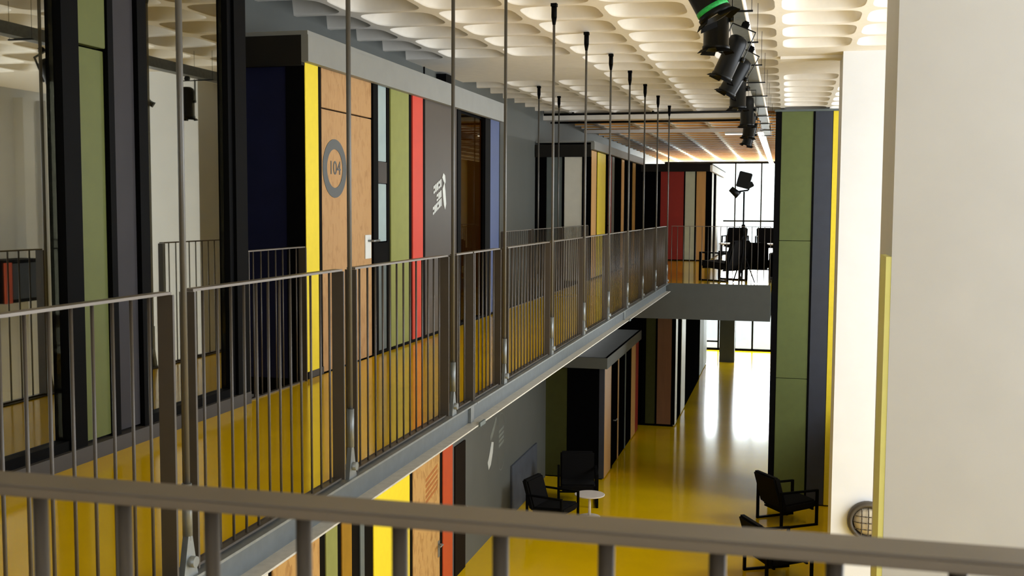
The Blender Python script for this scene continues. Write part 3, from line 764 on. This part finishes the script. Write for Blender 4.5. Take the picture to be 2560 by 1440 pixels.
put(copy_tree(ch0), -.02, 17.0, ZL, 118, 'black armchair partly hidden by the near railing, at the bottom right', gr_, 1.1)
put(copy_tree(ch0), -1.2, 21.75, 0, -122, 'black armchair with open square arm frame on the far gallery, nearest the red panel', gu, .95)
put(copy_tree(ch0), -.6, 22.6, 0, -183, 'black armchair beside the tower edge, seen from behind', gu, .88)
put(copy_tree(ch0), -1.55, 34.3, 0, -8, 'black armchair facing the camera behind the left low white table', gu, 1.0)
put(copy_tree(ch0), -.55, 34.3, 0, 8, 'black armchair facing the camera, half hidden by the tower', gu, 1.0)

def table(x, y, z, r, h, label):
    t = thing('round_table', label, 'table', (x, y, z))
    bm = bmesh.new(); lathe(bm, (x, y, z), [(r-.006, h-.022), (r, h-.018), (r, h-.004), (r-.006, h)], 40); obj('tabletop', bm, m_table, t)
    bm = bmesh.new(); lathe(bm, (x, y, z), [(.028, .02), (.024, h-.022)], 16); obj('stem', bm, m_table, t)
    bm = bmesh.new(); lathe(bm, (x, y, z), [(.2, 0), (.2, .008), (.19, .014), (.03, .022)], 32); obj('base', bm, m_table, t)
table(-3.43, 19.45, ZL, .28, .43, 'small white round pedestal table between the two armchairs')
for xa, xb, l in ((-1.85, -1.12, 'left low white table among the armchairs on the far gallery'), (-.95, -.3, 'right low white table among the armchairs, close to the tower edge')):
    t = thing('low_table', l, 'table', ((xa+xb)/2, 31.3, 0), 'low white tables on the far gallery')
    box('tabletop', (xa, xb, 31.0, 31.6, .42, .455), m_table, t, bev=.005)
    for sx in (xa+.05, xb-.05):
        for sy in (31.05, 31.55): box('leg', (sx-.02, sx+.02, sy-.02, sy+.02, 0, .42), m_black, t)

# stage light on a tripod stand
X, Y = -.80, 21.0
t = thing('studio_light', 'black studio light on a tall tripod stand against the bright far window', 'lamp', (X, Y, 0))
bm = bmesh.new(); cyl(bm, (X, Y, .25), (X, Y, 1.0), .022, n=10); cyl(bm, (X, Y, 1.0), (X, Y, 1.74), .016, n=10); obj('pole', bm, m_black, t)
bm = bmesh.new(); cyl(bm, (X, Y, .92), (X, Y, 1.12), .034, n=10); cyl(bm, (X-.02, Y, 1.0), (X-.07, Y, 1.0), .02, n=8); cyl(bm, (X, Y, .9), (X-.05, Y-.02, .82), .03, n=8); obj('clamp', bm, m_black, t)
for a in (0.3, 2.4, 4.5):
    bm = bmesh.new(); cyl(bm, (X, Y, .62), (X+.24*math.cos(a), Y+.24*math.sin(a), .012), .012, n=8); cyl(bm, (X, Y, .25), (X+.13*math.cos(a), Y+.13*math.sin(a), .32), .009, n=8); obj('leg', bm, m_black, t)
bm = bmesh.new(); cyl(bm, (X-.13, Y, 1.74), (X+.08, Y, 1.77), .016, n=8); cyl(bm, (X+.08, Y, 1.77), (X+.12, Y, 1.92), .014, n=8); obj('cross_arm', bm, m_black, t)
bm = bmesh.new(); vs = bx(bm, -.12, .12, -.13, .13, -.15, .15); bm.transform(Matrix.Translation((X-.0, Y, 1.96)) @ Matrix.Rotation(.25, 4, 'Y')); obj('lamp_head', bm, m_lamp, t, bev=.012)
bm = bmesh.new(); bx(bm, -.075, .075, -.05, .05, -.05, .05); bm.transform(Matrix.Translation((X+.1, Y, 1.86)) @ Matrix.Rotation(-.5, 4, 'Y')); obj('ballast_box', bm, m_lamp, t, bev=.01)
bm = bmesh.new(); cyl(bm, (X-.25, Y, 1.80), (X-.10, Y, 1.67), .055, .075, 14); obj('small_lamp_head', bm, m_lamp, t)

# bulkhead lamp on the far pillar
cx, cy, cz = 1.06, 13.9, -2.45
t = thing('bulkhead_lamp', 'round caged bulkhead lamp on the white pillar beside the lime glow strip', 'lamp', (cx, cy, cz))
bm = bmesh.new(); lathe(bm, (cx, cy, cz), [(.245, 0.0), (.25, .05), (.235, .10), (.19, .11), (.185, .06), (.185, 0.0)], 36, 'y'); obj('rim', bm, m_bulkr, t)
bm = bmesh.new(); lathe(bm, (cx, cy, cz), [(.18, .02), (.17, .07), (.13, .11), (.07, .13), (.01, .135)], 30, 'y'); obj('glass', bm, m_bulb, t)
bm = bmesh.new()
for k in (-.08, 0, .08):
    pr = []
    for i in range(9):
        u = -.19+.38*i/8; dd = .075+.085*math.sqrt(max(0, 1-(u/.19)**2))
        pr.append((u, dd))
    for (u0, d0), (u1, d1) in zip(pr, pr[1:]):
        cyl(bm, (cx+u0, cy-d0, cz+k), (cx+u1, cy-d1, cz+k), .007, n=6); cyl(bm, (cx+k, cy-d0, cz+u0), (cx+k, cy-d1, cz+u1), .007, n=6)
obj('cage', bm, m_bulkr, t)
bm = bmesh.new(); bx(bm, cx-.14, cx+.14, cy-.05, cy, cz-.30, cz-.255); obj('base_bracket', bm, m_bulkr, t)
